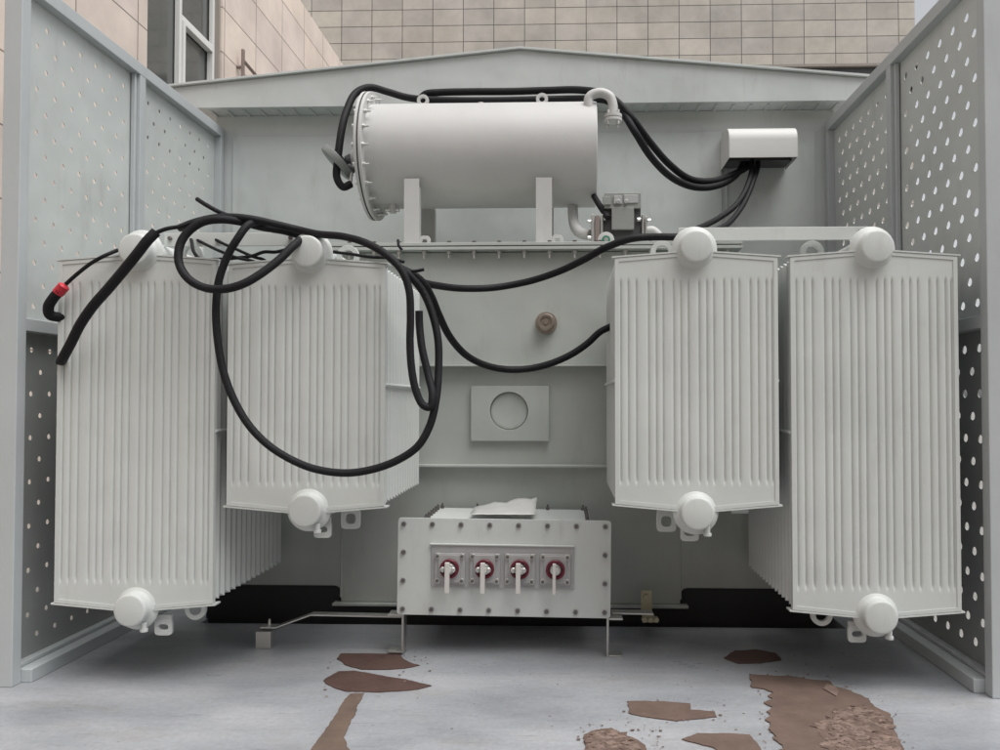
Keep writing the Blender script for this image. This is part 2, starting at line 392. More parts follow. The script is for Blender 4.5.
# ------------------------------------------------------------------ transformer
TR=empty('transformer',(-.24,3.35,.08),'large light grey oil transformer with finned radiators and a cylindrical oil tank on top','transformer')
TY=3.35
def arc(cx,cz,r,a0,a1,n=6): return [(cx+r*math.cos(R(a0+(a1-a0)*i/n)),cz+r*math.sin(R(a0+(a1-a0)*i/n))) for i in range(n+1)]
tx0,tx1=-1.16,.70; cx0,cx1=-.972,.482; zs=.150; zb=.082; zt_=1.583; fr=.03
poly=[(tx0,zt_),(tx0,.50),(-1.47,.50),(-1.47,zs)]+arc(cx0-fr,zs-fr,fr,90,0)+[(cx0,zb),(cx1,zb)]+arc(cx1+fr,zs-fr,fr,180,90)+[(1.0,zs),(1.0,.47),(tx1,.47),(tx1,zt_)]
m=MB(); m.prism(poly,'y',TY,4.02,'tank'); tank=adopt(m.build('tank',bevel=.004),TR)
m=MB(); m.box(cx0-.03,cx1+.03,TY-.03,4.02,zb-.011,zb-.0005,'tank'); adopt(m.build('base_plate',bevel=.002),TR)
# black skid under the base
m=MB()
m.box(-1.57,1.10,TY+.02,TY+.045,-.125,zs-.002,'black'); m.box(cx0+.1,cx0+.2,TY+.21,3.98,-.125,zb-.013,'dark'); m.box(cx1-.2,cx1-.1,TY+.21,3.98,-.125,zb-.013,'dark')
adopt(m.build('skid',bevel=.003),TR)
# upper band, ledges, vertical welds
m=MB(); m.box(tx0+.05,tx1-.05,TY-.035,TY-.0005,1.100,zt_-.001,'tank'); adopt(m.build('upper_band',bevel=.004),TR)
m=MB(); m.box(-.66,.30,TY-.045,TY-.0005,.664,.674,'tank'); adopt(m.build('stiffener_ledge',bevel=.002),TR)
m=MB(); m.box(tx0+.05,tx1-.05,TY-.052,TY-.0355,1.092,1.101,'tank'); adopt(m.build('stiffener_ledge',bevel=.002),TR)
m=MB()
for x in (cx0,cx1):
    m=MB(); m.cyl((x,TY+.001,zb+.02),(x,TY+.001,1.09),.005,n=8,mat='tank'); adopt(m.build('weld_seam'),TR)
# inspection plate
a=P(471,386,3.33); b=P(549,441,3.33); c=P(509,411,3.33); rr=.0815
m=MB(); n=64
def platehole(mb,x0,x1,z0,z1,cx,cz,r,y0,y1,mat):
    angs=[]; cor=[math.atan2(z1-cz,x1-cx),math.atan2(z1-cz,x0-cx),math.atan2(z0-cz,x0-cx)+2*PI,math.atan2(z0-cz,x1-cx)+2*PI]
    for i in range(4):
        p,q_=cor[i],(cor[i+1] if i<3 else cor[0]+2*PI); angs+=[p+(q_-p)*t/16 for t in range(16)]
    vs=[]; N_=len(angs)
    rim=[];hole=[]
    for t in angs:
        ca,sa=math.cos(t),math.sin(t)
        sx=((x1-cx) if ca>0 else (cx-x0))/max(abs(ca),1e-9); sz=((z1-cz) if sa>0 else (cz-z0))/max(abs(sa),1e-9); s_=min(sx,sz)
        rim.append((cx+s_*ca,cz+s_*sa)); hole.append((cx+r*ca,cz+r*sa))
    for y in (y0,y1):
        vs+=[(p[0],y,p[1]) for p in rim]+[(p[0],y,p[1]) for p in hole]
    fs=[]
    for i in range(N_):
        j=(i+1)%N_
        fs+=[(i,N_+i,N_+j,j),(2*N_+i,2*N_+j,3*N_+j,3*N_+i),(N_+i,3*N_+i,3*N_+j,N_+j),(i,j,2*N_+j,2*N_+i)]
    mb.add(vs,fs,mat)
platehole(m,a.x,b.x,b.z,a.z,c.x,c.z,rr,TY-.022,TY-.0005,'tank'); ip=adopt(m.build('inspection_plate',bevel=.0015),TR)
m=MB(); m.lathe((c.x,TY-.001,c.z),(0,-1,0),[(0,rr-.002),(.006,rr-.003),(.008,rr-.012),(.006,rr-.02),(.0055,.0001)],64,'tank'); q=m.build('round_cover'); q.parent=ip; q.matrix_parent_inverse=Matrix.Identity(4)
# bronze sight cap
k=P(546,322,3.27)
m=MB(); m.lathe((k.x,TY-.036,k.z),(0,-1,0),[(0,.046),(.012,.046),(.013,.036),(.045,.036),(.05,.032),(.05,.024),(.044,.022),(.044,.012),(.049,.010),(.049,.0001)],32,'bronze'); adopt(m.build('oil_plug'),TR)
# cover flange with bolts
fx0,fx1=-1.20,.735
m=MB(); m.box(fx0,fx1,TY-.085,4.05,1.584,1.597,'tank'); m.box(fx0,fx1,TY-.085,4.05,1.6015,1.615,'tank'); m.box(fx0+.004,fx1-.004,TY-.08,4.04,1.5972,1.6013,'gasket')
fl=adopt(m.build('cover_flange',bevel=.0015),TR)
m=MB(); m.cyl((0,0,.0005),(0,0,.010),.0085,n=6,mat='bolt'); m.cyl((0,0,-.046),(0,0,-.0315),.0115,n=6,mat='galv'); m.cyl((0,0,-.064),(0,0,-.0465),.0045,n=8,mat='galv'); m.cyl((0,0,-.0465),(0,0,.001),.0045,n=8,mat='galv')
b0=m.build('bolt',fl)
nb=18
for i in range(nb):
    o=b0 if i==0 else b0.copy()
    if i: C.objects.link(o); o.parent=fl
    o.matrix_parent_inverse=Matrix.Identity(4); o.location=(fx0+.06+i*(fx1-fx0-.12)/(nb-1),TY-.062,1.615)
# NB fl's own transform is world = parent inverse; children use fl local space == world space

# ---- conservator
cy_=3.60; cz_=2.085; cr=.236; c0,c1=-.890,.135
def arcw(c,r,a0,a1,n): return [(c[0]+r*math.cos(R(a0+(a1-a0)*i/n)),c[1]+r*math.sin(R(a0+(a1-a0)*i/n))) for i in range(n+1)]
m=MB(); m.lathe((c0,cy_,cz_),(1,0,0),[(0,cr-.02),(0,cr),(c1-c0-.004,cr),(c1-c0,cr-.003),(c1-c0,cr-.012),(c1-c0-.006,cr-.014),(c1-c0-.006,.0001)],96,'cons')
CO=adopt(m.build('conservator',ang=30),TR); tag(CO,'horizontal cylindrical oil conservator on top of the transformer')
def sub(mb,name,parent,bevel=0,ang=38,label=None):
    o=mb.build(name,bevel=bevel,ang=ang); o.parent=parent; o.matrix_parent_inverse=Matrix.Identity(4)
    if label: o['label']=label
    return o
m=MB()
m.lathe((c0-.012,cy_,cz_),(1,0,0),[(0,cr-.01),(0,.288),(.002,.290),(.012,.290),(.014,.288),(.014,cr+.001)],96,'cons')
m.lathe((c0-.0165,cy_,cz_),(1,0,0),[(-.001,.1),(-.001,.2895),(.0042,.2895),(.0042,.1)],96,'gasket')
m.lathe((c0-.0315,cy_,cz_),(1,0,0),[(0,.0001),(0,.286),(.002,.290),(.013,.290),(.0148,.288),(.0148,.1)],96,'cons')
for i in range(20):
    t=2*PI*(i+.3)/20; y=cy_+.264*math.cos(t); z=cz_+.264*math.sin(t)
    m.cyl((c0+.0022,y,z),(c0+.013,y,z),.0095,n=6,mat='galv'); m.cyl((c0+.013,y,z),(c0+.03,y,z),.005,n=8,mat='galv'); m.cyl((c0-.043,y,z),(c0-.032,y,z),.0095,n=6,mat='galv')
sub(m,'end_flange',CO,label='bolted round flange closing the left end of the oil conservator')
# lifting eyes on top
for px in (423,542):
    e=P(px,97,cy_)
    m=MB(); m.ring((e.x,cy_,cz_+cr+.030),(0,1,0),.028,.013,.014,'cons'); m.box(e.x-.027,e.x+.027,cy_-.0065,cy_+.0065,cz_+cr-.004,cz_+cr+.012,'cons'); sub(m,'lifting_eye',CO,.0015)
m=MB(); e=P(481,100,cy_); m.cyl((e.x,cy_,cz_+cr-.003),(e.x,cy_,cz_+cr+.016),.014,n=16,mat='cons'); sub(m,'vent_plug',CO)
# filler pipe at right end
m=MB(); yy=3.45; zt2=math.sqrt(max(cr**2-(yy-cy_)**2,0))+cz_
pts=[P(589,105,yy),P(589,98,yy),P(594,94,yy),P(602,93,yy),P(610,97,yy),P(613,106,yy),P(613,116,yy)]
pts[0].z=zt2-.02
m.tube(pts,.021,'cons',16,8); pe=pts[-1]
m.cyl((pe.x,yy,pe.z+.004),(pe.x,yy,pe.z-.010),.040,n=28,mat='cons'); m.cyl((pe.x,yy,pe.z-.0135),(pe.x,yy,pe.z-.026),.040,n=28,mat='cons')
for i in range(4):
    t=PI/4+i*PI/2; x=pe.x+.031*math.cos(t); y=yy+.031*math.sin(t); m.cyl((x,y,pe.z+.02),(x,y,pe.z-.042),.006,n=8,mat='galv')
sub(m,'filler_pipe',CO)
# support legs (front pair, rear pair)
for (pa,pb) in ((405,420),(536,552)):
    xa,xb=P(pa,220,3.42).x,P(pb,220,3.42).x
    for (y0,y1,zt3) in ((3.395,3.400,1.925),(3.80,3.805,1.925)):
        m=MB(); m.box(xa,xb,y0,y1,1.6155,zt3,'cons')
        m.box(xa,xa+.005,y1,y1+.04,1.6155,zt3-.03,'cons'); m.box(xb-.005,xb,y1,y1+.04,1.6155,zt3-.03,'cons')
        ym=cy_+(y1+.02-cy_)
        m.box(xa+.006,xb-.006,y1+.0005,y1+.10 if y0<3.5 else y1+.002,zt3-.012,zt3-.004,'cons')
        sub(m,'support_leg',CO,.0015)
    m=MB(); m.box(xa-.02,xb+.02,3.39,3.86,1.6155,1.622,'cons'); sub(m,'foot_plate',CO,.001)
    m=MB(); m.prism([(xb+.001,1.6225)]+[(xb+.026+.026*math.cos(R(t)),1.652+.026*math.sin(R(t))) for t in range(-10,171,15)]+[(xb+.001,1.66)][:0]+[],'y',3.401,3.411,'cons')
    m2=MB(); suptab(m2,xb+.024,1.648,.026,.0255,.010,.010,3.402,3.412,'cons',p=3)
    sub(m2,'lifting_lug',CO,.002)
# drain valve under the shell
e=P(390,208,3.5); m=MB(); m.cyl((e.x,3.56,cz_-cr+.01),(e.x,3.56,cz_-cr-.035),.016,n=16,mat='cons'); m.cyl((e.x-.035,3.56,cz_-cr-.02),(e.x+.03,3.56,cz_-cr-.02),.010,n=12,mat='galv'); sub(m,'drain_valve',CO)
# oil level gauge on the left end
gx=c0-.033
m=MB(); m.cyl((gx,3.50,2.045),(gx-.05,3.50,2.045),.045,n=28,mat='cons',bev=.004)
m.cyl((gx-.05,3.50,2.045),(gx-.072,3.495,2.03),.03,n=20,mat='dark')
ax=Vector((-.72,-.12,-.68)).normalized(); cc=Vector((gx-.098,3.47,2.035))
q_=cc+ax*.0
m.cyl(q_,q_+ax*.035,.088,n=36,mat='level',bev=.006); m.cyl(q_-ax*.012,q_,.05,n=24,mat='dark'); 
m.cyl((gx-.045,3.455,1.985),(gx-.045,3.45,1.93),.008,n=10,mat='galv'); m.cyl((gx-.06,3.46,2.0),(gx-.03,3.46,1.985),.017,n=12,mat='dark')
sub(m,'level_gauge',CO)
# pipe to relay
yv=3.42
pts=[P(573,200,3.60),P(573,214,3.58),P(575,226,3.52),P(581,233,3.45),P(590,235,yv)]
m=MB(); m.tube(pts,.024,'cons',18,8); sub(m,'oil_pipe',CO)
# gas relay
RX=P(592,235,yv)
m=MB()
def fl_x(mb,x,th,r,mat='galv',n=32): mb.cyl((x,yv,RX.z),(x+th,yv,RX.z),r,n=n,mat=mat)
x1=P(592,235,yv).x; x2=P(601,235,yv).x; x3=P(640,235,yv).x; x4=P(644,235,yv).x
sc=lambda px:P(px,235,yv).x
def bxp(mb,pa,pb,za,zb_,d0,d1,mat): A=P(pa,za,yv);B=P(pb,zb_,yv); mb.box(A.x,B.x,yv+d0,yv+d1,B.z,A.z,mat)
bxp(m,591,593.5,217,245,-.05,.05,'galv'); bxp(m,594.5,599,218,243,-.045,.045,'rust'); bxp(m,600,602.5,217,245,-.05,.05,'galv')
bxp(m,603,640,211,242,-.035,.05,'dark'); bxp(m,611,633,210,232,-.055,-.034,'relay')
bxp(m,604,640,196,211,-.05,.05,'relay'); bxp(m,602,610,200,208,-.06,-.049,'relay'); bxp(m,613,621,199,207,-.058,-.049,'alu'); bxp(m,623,637,198,206,-.055,-.049,'alu')
bxp(m,641,643,217,245,-.05,.05,'galv'); bxp(m,644,646,219,243,-.05,.05,'galv')
for (px,py) in ((589,224),(589,240),(605,221),(638,222),(648,223),(648,240)):
    e=P(px,py,yv); m.cyl((e.x-.008,yv-.045,e.z),(e.x+.008,yv-.045,e.z),.009,n=6,mat='galv')
for (px,py) in ((617,205),(625,205)):
    e=P(px,py,yv); m.cyl((e.x,yv-.066,e.z),(e.x,yv-.05,e.z),.009,n=12,mat='galv')
adopt(m.build('gas_relay',bevel=.0015),TR)
e=P(606,240,yv-.06)
m=MB(); m.cyl((e.x,e.y,e.z),(e.x,e.y+.02,e.z),.036,n=32,mat='cons',bev=.002); m.cyl((e.x,e.y-.008,e.z),(e.x,e.y,e.z),.018,n=24,mat='green'); m.cyl((e.x,e.y-.013,e.z),(e.x,e.y-.008,e.z),.010,n=16,mat='galv'); m.cyl((e.x,e.y+.02,e.z),(e.x,e.y+.07,e.z),.018,n=16,mat='cons')
adopt(m.build('sampling_valve'),TR)
m=MB(); m.tube([P(646,232,yv),P(652,231,yv),P(658,236,yv),P(660,246,yv)],.022,'cons',16,8); adopt(m.build('tank_pipe'),TR)

# ---- radiators
GR=[(x-90)/790 for x in (112,150,190,250,288,322,375,410,447,500,538,572,622,660,697,752,790,830,858)]
def rad_panel(xa,xb,zc0,zc1,y):
    """ribbed front plate; corners at xa,xb; zc0/zc1 bottom/top corner heights"""
    W=xb-xa; xc=(xa+xb)/2; mb=MB()
    prof=[(0,0),(.010,.0)]
    D=.0060
    for i in range(len(GR)-1):
        u0,u1=GR[i],GR[i+1]
        e_=.0029/max(u1-u0,1e-6)
        for t,h in ((0,1),(e_*.9,.82),(e_*2,.42),(e_*3.2,.14),(e_*4.6,.02),(.5,-.06),(1-e_*4.6,.02),(1-e_*3.2,.14),(1-e_*2,.42),(1-e_*.9,.82)):
            prof.append((u0+(u1-u0)*t,h*D))
    prof+=[(GR[-1],D),(GR[-1]+.0045,.42*D),(GR[-1]+.009,0),(1,0)]
    prof=[prof[0],(GR[0]-.009,0),(GR[0]-.0045,.42*D)]+prof[2:]
    topz=lambda u: zc1+.020*(1-abs(2*u-1))
    botz=lambda u: zc0-.024*(1-abs(2*u-1))
    rows=[]   # (z function, rib factor)
    zr1=zc1-.075; zr0=zc0+.070
    ts=[('b',0,0)]
    rows.append((botz,0.0)); 
    for dz,fct in ((-.020,0),(-.012,0),(-.005,.35),(.001,.8),(.008,1),(.018,1)): rows.append((lambda u,dz=dz: zr0+dz,fct))
    for dz,fct in ((-.018,1),(-.008,1),(-.001,.8),(.005,.35),(.012,0),(.020,0)): rows.append((lambda u,dz=dz: zr1+dz,fct))
    rows.append((topz,0.0))
    n=len(prof); vs=[]
    for zf,fct in rows:
        for (u,h) in prof: vs.append((xa+W*u,y+h*fct-.0075,zf(u)))
    fs=[]
    for r_ in range(len(rows)-1):
        for i in range(n-1): fs.append((r_*n+i,r_*n+i+1,(r_+1)*n+i+1,(r_+1)*n+i))
    mb.add(vs,fs,'rad')
    # rim: outline strip standing forward of the plate
    e=.004
    A=[(xa-e,zc0-e),(xc,zc0-.024-e),(xb+e,zc0-e),(xb+e,zc1+e),(xc,zc1+.020+e),(xa-e,zc1+e)]
    w=.009
    B=[(xa+w,zc0+w*.8),(xc,zc0-.024+w*.8),(xb-w,zc0+w*.8),(xb-w,zc1-w*.8),(xc,zc1+.020-w*.8),(xa+w,zc1-w*.8)]
    vs=[]
    for yy_ in (y-.010,y+.012):
        vs+=[(p[0],yy_,p[1]) for p in A]+[(p[0],yy_,p[1]) for p in B]
    fs=[]
    for i in range(6):
        j=(i+1)%6; fs+=[(i,j,6+j,6+i),(12+i,18+i,18+j,12+j),(i,12+i,12+j,j),(6+i,6+j,18+j,18+i)]
    mb.add(vs,fs,'rad')
    # the welded lips at top and bottom, longer than the plate
    for (zc,s_,rise) in ((zc1,1,.020),(zc0,-1,.024)):
        z=zc+s_*.005
        mb.prism([(xa-.014,z),(xc,z+s_*rise),(xb+.014,z),(xb+.014,z+s_*.005),(xc,z+s_*(rise+.005)),(xa-.014,z+s_*.005)],'y',y-.012,y+.030,'rad')
    mb.box(xa-.001,xb+.001,y+.006,y+.012,zc0,zc1,'rad')
    return mb
def fin_mesh(xa,xb,zc0,zc1):
    mb=MB(); xc=(xa+xb)/2
    def out(i): return [(xa+i,zc0+i),(xc,zc0-.024+i),(xb-i,zc0+i),(xb-i,zc1-i),(xc,zc1+.020-i),(xa+i,zc1-i)]
    # thin rim plus thicker ribbed core
    mb.prism(out(0),'y',-.0015,.0015,'rad')
    o1=out(.001); o2=out(.010)
    vs=[(p[0],-.0016,p[1]) for p in o1]+[(p[0],-.0128,p[1]) for p in o2]+[(p[0],.0128,p[1]) for p in o2]+[(p[0],.0016,p[1]) for p in o1]
    fs=[]
    for i in range(6):
        j=(i+1)%6; fs+=[(i,j,6+j,6+i),(6+i,6+j,12+j,12+i) if False else (12+i,12+j,18+j,18+i)]
    fs+=[tuple(range(6,12)),tuple(range(12,18))]
    mb.add(vs,fs,'rad'); return mb
def radiator(xa,xb,zc0,zc1,capx,capz1,capz0,label,lug,n=14,y0=2.58,yend=3.20):
    o=adopt(rad_panel(xa,xb,zc0,zc1,y0).build('radiator',bevel=0,ang=50),TR); o['label']=label; o['group']='finned radiators of the transformer'
    f0=sub(fin_mesh(xa,xb,zc0,zc1),'fin',o)
    pitch=(yend-y0-.048)/(n-1)
    for i in range(n):
        f_=f0 if i==0 else f0.copy()
        if i: C.objects.link(f_); f_.parent=o
        f_.matrix_parent_inverse=Matrix.Identity(4); f_.location=(0,y0+.048+i*pitch,0)
    for (z,s_) in ((capz1,1),(capz0,-1)):
        mb=MB(); r_=.0535
        mb.lathe((capx,2.530,z),(0,1,0),[(0,.0001),(0,r_-.008),(.0015,r_-.003),(.004,r_-.0006),(.008,r_),(.028,r_),(.033,r_+.001),(.037,r_+.004),(.040,r_+.009),(.044,r_+.017),(.050,r_+.021)],48,'rad')
        mb.cyl((capx,2.575,z),(capx,TY,z),.048,n=32,mat='rad')
        mb.lathe((capx,TY-.075,z),(0,1,0),[(0,.05),(0,.085),(.016,.085),(.016,.05)],36,'rad'); mb.lathe((capx,TY-.055,z),(0,1,0),[(0,.05),(0,.085),(.016,.085),(.016,.05)],36,'rad')
        sub(mb,'header_pipe',o,ang=45)
    # slotted tab and round holed tab under the bottom header
    mb=MB(); (lx,lw,rd),tr=lug
    zc_=capz0-.072; suptab(mb,capx+lx,zc_,.030,.028,.017,.0095,2.60,2.612); mb.box(capx+lx-.028,capx+lx+.028,2.6005,2.6115,zc_+.012,capz0-.030,'rad'); sub(mb,'slotted_tab',o,.0015)
    mb=MB()
    if rd: mb.ring((capx+lw,2.61,capz0-.012),(0,1,0),.036,.020,.014,'rad')
    else:
        suptab(mb,capx+lw,capz0-.050,.034,.036,.018,.018,2.70,2.712); mb.box(capx+lw-.032,capx+lw+.032,2.7005,2.7115,capz0-.030,capz0+.02,'rad')
    sub(mb,'lifting_ring',o,.0015)
    mb=MB(); xm3=capx+tr
    mb.ring((xm3,2.70,capz1+.012),(0,1,0),.040,.022,.014,'rad'); mb.box(xm3-.04,xm3+.04,2.693,2.707,capz1-.04,capz1-.012,'rad'); sub(mb,'lifting_ring',o,.0015)
    mb=MB(); mb.cyl((capx+.035,2.56,capz0-.045),(capx+.035,2.56,capz0-.066),.009,n=10,mat='rad'); mb.cyl((capx+.035,2.56,capz0-.066),(capx+.035,2.56,capz0-.075),.013,n=10,mat='rad'); sub(mb,'drain_plug',o)
    # spacer rods half way up
    zc=(zc0+zc1)/2
    for x in (xa-.004,xb+.004): mb=MB(); mb.cyl((x,y0+.0,zc),(x,yend-.02,zc),.006,n=8,mat='rad'); sub(mb,'spacer_rod',o)
    return o
yc=2.530
def capw(px,py): return P(px,py,yc)
rads=[((-1.708,-1.180),(.276,1.412),(133,249),(129,611),'outermost radiator on the left, long, with a thick black cable lying across its top',((.078,.185,1),.115)),
      ((-1.128,-.608),(.602,1.396),(306,251),(304,511),'shorter inner left radiator with a big loop of black cable hanging in front of it',((.038,.105,0),.092)),
      ((.163,.688),(.612,1.412),(698,246),(697,514),'shorter inner right radiator, just right of the bronze oil plug',((-.016,-.080,0),-.092)),
      ((.737,1.268),(.272,1.412),(879,246),(881,618),'outermost radiator on the right, long, beside the perforated wall with bright holes',((-.052,-.165,1),-.158))]
for (X_,Z_,t_,b_,lab,lug) in rads:
    T_=capw(*t_); B_=capw(*b_); radiator(X_[0],X_[1],Z_[0],Z_[1],(T_.x+B_.x)/2,T_.z,B_.z,lab,lug)
# tie bars joining the header pipes of each pair
for (pa,pb,py0,py1) in ((678,868,228,240),(165,300,233.5,246)):
    A=P(pa,py0,2.66); B=P(pb,py1,2.66); m=MB(); m.box(A.x,B.x,2.655,2.663,B.z,A.z,'rad')
    for (x,dx) in ((A.x,.022),(B.x,-.03)):
        m.cyl((x+dx,2.646,(A.z+B.z)/2+.004),(x+dx,2.655,(A.z+B.z)/2+.004),.008,n=6,mat='bolt')
    adopt(m.build('tie_bar',bevel=.0015),TR)

# ---- earthing strap by tank foot
A=P(641,590,3.25); m=MB()
A=P(641,590,3.27); B=P(652,612,3.27); m.box(A.x,B.x,3.266,3.272,B.z,A.z,'brass'); e=P(646,597,3.26); m.cyl((e.x,3.25,e.z),(e.x,3.266,e.z),.013,n=6,mat='brass')
A=P(641,612,3.27); B=P(655,616,3.16); m.box(A.x,A.x+.05,3.14,3.27,A.z-.006,A.z-.0005,'brass')
for px in (644,650,656): e=P(px,619,3.15); m.cyl((e.x,3.13,e.z+.0),(e.x,3.155,e.z),.011,n=6,mat='brass')
adopt(m.build('earthing_strap',bevel=.001),TR)

# ------------------------------------------------------------------ terminal box standing in front of the tank
BY=2.90
TB=empty('switch_box',(-.237,BY,0),'low grey steel box with four red ringed switch levers standing in front of the transformer','box')
A=P(397,517,BY); B=P(610,618,BY); bx0,bx1,bz0,bz1=A.x,B.x,.149,.507
m=MB(); m.prism([(bx0+.012,bz0),(bx1-.012,bz0)]+arc(bx1-.012,bz0+.012,.012,-90,0,4)[1:]+[(bx1,bz1-.012)]+arc(bx1-.012,bz1-.012,.012,0,90,4)[1:]+[(bx0+.012,bz1)]+arc(bx0+.012,bz1-.012,.012,90,180,4)[1:]+[(bx0,bz0+.012)]+arc(bx0+.012,bz0+.012,.012,180,270,4)[1:-1],'y',BY-.004,BY+.004,'rad')
fp=adopt(m.build('front_plate',bevel=.001),TB)
m=MB(); m.cyl((0,0,0),(0,-.0025,0),.0105,n=20,mat='alu'); m.cyl((0,-.0026,0),(0,-.008,0),.0078,n=6,mat='bolt')
b0=m.build('bolt',fp); b0.matrix_parent_inverse=Matrix.Identity(4)
pos=[(bx0+.022+i*(bx1-bx0-.044)/7,z) for i in range(8) for z in (bz0+.022,bz1-.022)]+[(x,bz0+.022+k*(bz1-bz0-.044)/3) for x in (bx0+.022,bx1-.022) for k in (1,2)]
for i,(x,z) in enumerate(pos):
    o=b0 if i==0 else b0.copy()
    if i: C.objects.link(o); o.parent=fp; o.matrix_parent_inverse=Matrix.Identity(4)
    o.location=(x,BY-.0042,z)
ux0,ux1=P(425,512,2.95).x,P(586,512,2.95).x
m=MB(); m.box(ux0,ux1,BY+.0045,TY-.037,.175,.485,'rad'); adopt(m.build('box_body',bevel=.003),TB)
m=MB(); m.box(ux0-.012,ux1+.012,BY+.02,TY-.06,.4855,.492,'rad')
for i in range(5):
    x=ux0+.01+i*(ux1-ux0-.02)/4; m.cyl((x,TY-.08,.4925),(x,TY-.08,.504),.008,n=6,mat='bolt'); m.cyl((x,TY-.08,.504),(x,TY-.08,.515),.004,n=6,mat='bolt')
for k in range(6):
    for x in (ux0-.001,ux1+.001):
        y=BY+.05+k*.055; m.cyl((x,y,.4925),(x,y,.504),.008,n=6,mat='bolt'); m.cyl((x,y,.504),(x,y,.515),.004,n=6,mat='bolt')
adopt(m.build('lid',bevel=.001),TB)
A=P(431,545,BY); B=P(573,588,BY)
m=MB(); m.box(A.x,B.x,BY-.011,BY-.0045,B.z,A.z,'alu'); m.box(A.x-.006,B.x+.002,BY-.018,BY-.0045,A.z+.0005,A.z+.006,'rad')
sp_=adopt(m.build('switch_panel',bevel=.0012),TB)
for i,(px,ang) in enumerate(((449,0),(484,0),(519,0),(554.5,0))):
    c=P(px,568.5,BY-.02); z=c.z; x=c.x; Y0=BY-.0115
    m=MB(); m.box(x-.056,x+.056,Y0-.010,Y0,z-.060,z+.054,'alu'); m.box(x-.042,x+.04,Y0-.016,Y0-.0102,z-.052,z+.050,'alu')
    for sx in (-.046,.044):
        for sz in (-.046,.044):
            m.cyl((x+sx,Y0-.0165,z+sz),(x+sx,Y0-.010,z+sz),.0105,n=16,mat='galv'); m.cyl((x+sx,Y0-.022,z+sz),(x+sx,Y0-.0166,z+sz),.0065,n=6,mat='bolt')
    sw=adopt(m.build('switch_base',bevel=.0015),TB)
    m=MB(); m.lathe((x,Y0-.0162,z),(0,-1,0),[(0,.035),(.012,.035),(.014,.033),(.013,.026),(.006,.024),(.006,.0001)],36,'red'); sub(m,'red_ring',sw)
    m=MB(); m.lathe((x,Y0-.0225,z),(0,-1,0),[(0,.022),(.006,.022),(.012,.018),(.014,.008),(.0145,.0001)],28,'galv'); 
    if i<3:
        for sx in (-.019,.019): m.lathe((x+sx-.004,Y0-.034,z),(0,-1,0),[(0,.010),(.006,.010),(.009,.006),(.010,.0001)],16,'galv')
    sub(m,'silver_hub',sw)
    m=MB(); lw=.0085 if i<3 else .006
    zt4=z+.028 if i<3 else z+.028; 
    m.box(x-lw-.004,x+lw-.004,Y0-.058,Y0-.042,z-.082,zt4,'lever'); m.cyl((x,Y0-.043,z),(x,Y0-.036,z),.012,n=16,mat='lever')
    sub(m,'lever',sw,.002)
# channel feet
TB_tilt=R(.6)
for (px,sg,py0,py1) in ((402,-1,619,650),(607.5,1,622,653)):
    e=P(px,635,BY); m=MB(); zt5=.148; m.box(e.x-.004,e.x+.004,BY+.004,BY+.06,.0045,zt5,'galv')
    a_,b_=sorted((e.x+sg*.0045,e.x+sg*.055)); m.box(a_,b_,BY+.004,BY+.06,.0045,.011,'galv'); m.box(a_,b_,BY+.004,BY+.06,zt5-.007,zt5,'galv')
    adopt(m.build('channel_foot',bevel=.001),TB)
m=MB(); A=P(586,619,BY); m.box(bx0+.02,P(655,618,BY+.02).x,BY+.014,BY+.06,.1482,.1535,'galv') if False else None
# thin bent bar leaving the left foot, and its block on the floor
m=MB(); yb=2.99
pl=[P(262,628,yb),P(277,628,yb),P(312,615,yb),P(402,616,yb)]
for a_,b_ in zip(pl[:-1],pl[1:]):
    m.add([(a_.x,yb-.02,a_.z),(b_.x,yb-.02,b_.z),(b_.x,yb+.02,b_.z),(a_.x,yb+.02,a_.z),(a_.x,yb-.02,a_.z-.006),(b_.x,yb-.02,b_.z-.006),(b_.x,yb+.02,b_.z-.006),(a_.x,yb+.02,a_.z-.006)],[(0,1,2,3),(7,6,5,4),(0,4,5,1),(3,2,6,7),(0,3,7,4),(1,5,6,2)],'galv')
adopt(m.build('bent_bar',bevel=.0008),TB)
A=P(610,617,2.98); B=P(652,620,2.98); m=MB(); m.box(A.x+.004,B.x,2.95,3.0,.150,.156,'galv'); adopt(m.build('side_bar',bevel=.001),TB)
A=P(258,629,yb); B=P(273,648,yb)
bk=empty('anchor_block',((A.x+B.x)/2,yb,0),'small pale steel block with an upright bolt on the floor under the left radiators','block')
m=MB(); m.box(A.x,B.x,yb-.025,yb+.025,.0005,pl[0].z-.0065,'galv'); adopt(m.build('block_body',bevel=.002),bk)
m=MB(); e=P(269.5,620,yb); m.cyl((e.x,yb,pl[0].z+.0005),(e.x,yb,pl[0].z+.012),.011,n=6,mat='galv'); m.cyl((e.x,yb,pl[0].z+.012),(e.x,yb,e.z+.004),.006,.004,n=10,mat='galv'); adopt(m.build('bolt'),bk)

TB.rotation_euler=(0,TB_tilt,0)
# crumpled clear sheet lying on the box
m=MB(); n=10; vs=[]
pA=[P(470,514,2.95),P(535,514,2.95)]
for j in range(n+1):
    for i in range(n+1):
        u,v=i/n,j/n; x=pA[0].x+(pA[1].x-pA[0].x)*u; y=2.95+.2*v
        z=.5165+.012*abs(math.sin(7*u+3*v))*(v)+.035*v*u*(1 if u>.2 else .3)+random.random()*.002
        vs.append((x,y,z))
m.add(vs,[(j*(n+1)+i,j*(n+1)+i+1,(j+1)*(n+1)+i+1,(j+1)*(n+1)+i) for j in range(n) for i in range(n)],'plastic')
o=m.build('plastic_sheet',fix=True); so=o.modifiers.new('s','SOLIDIFY'); so.thickness=.001; tag(o,'crumpled pale plastic sheet lying on top of the grey switch box','plastic sheet')

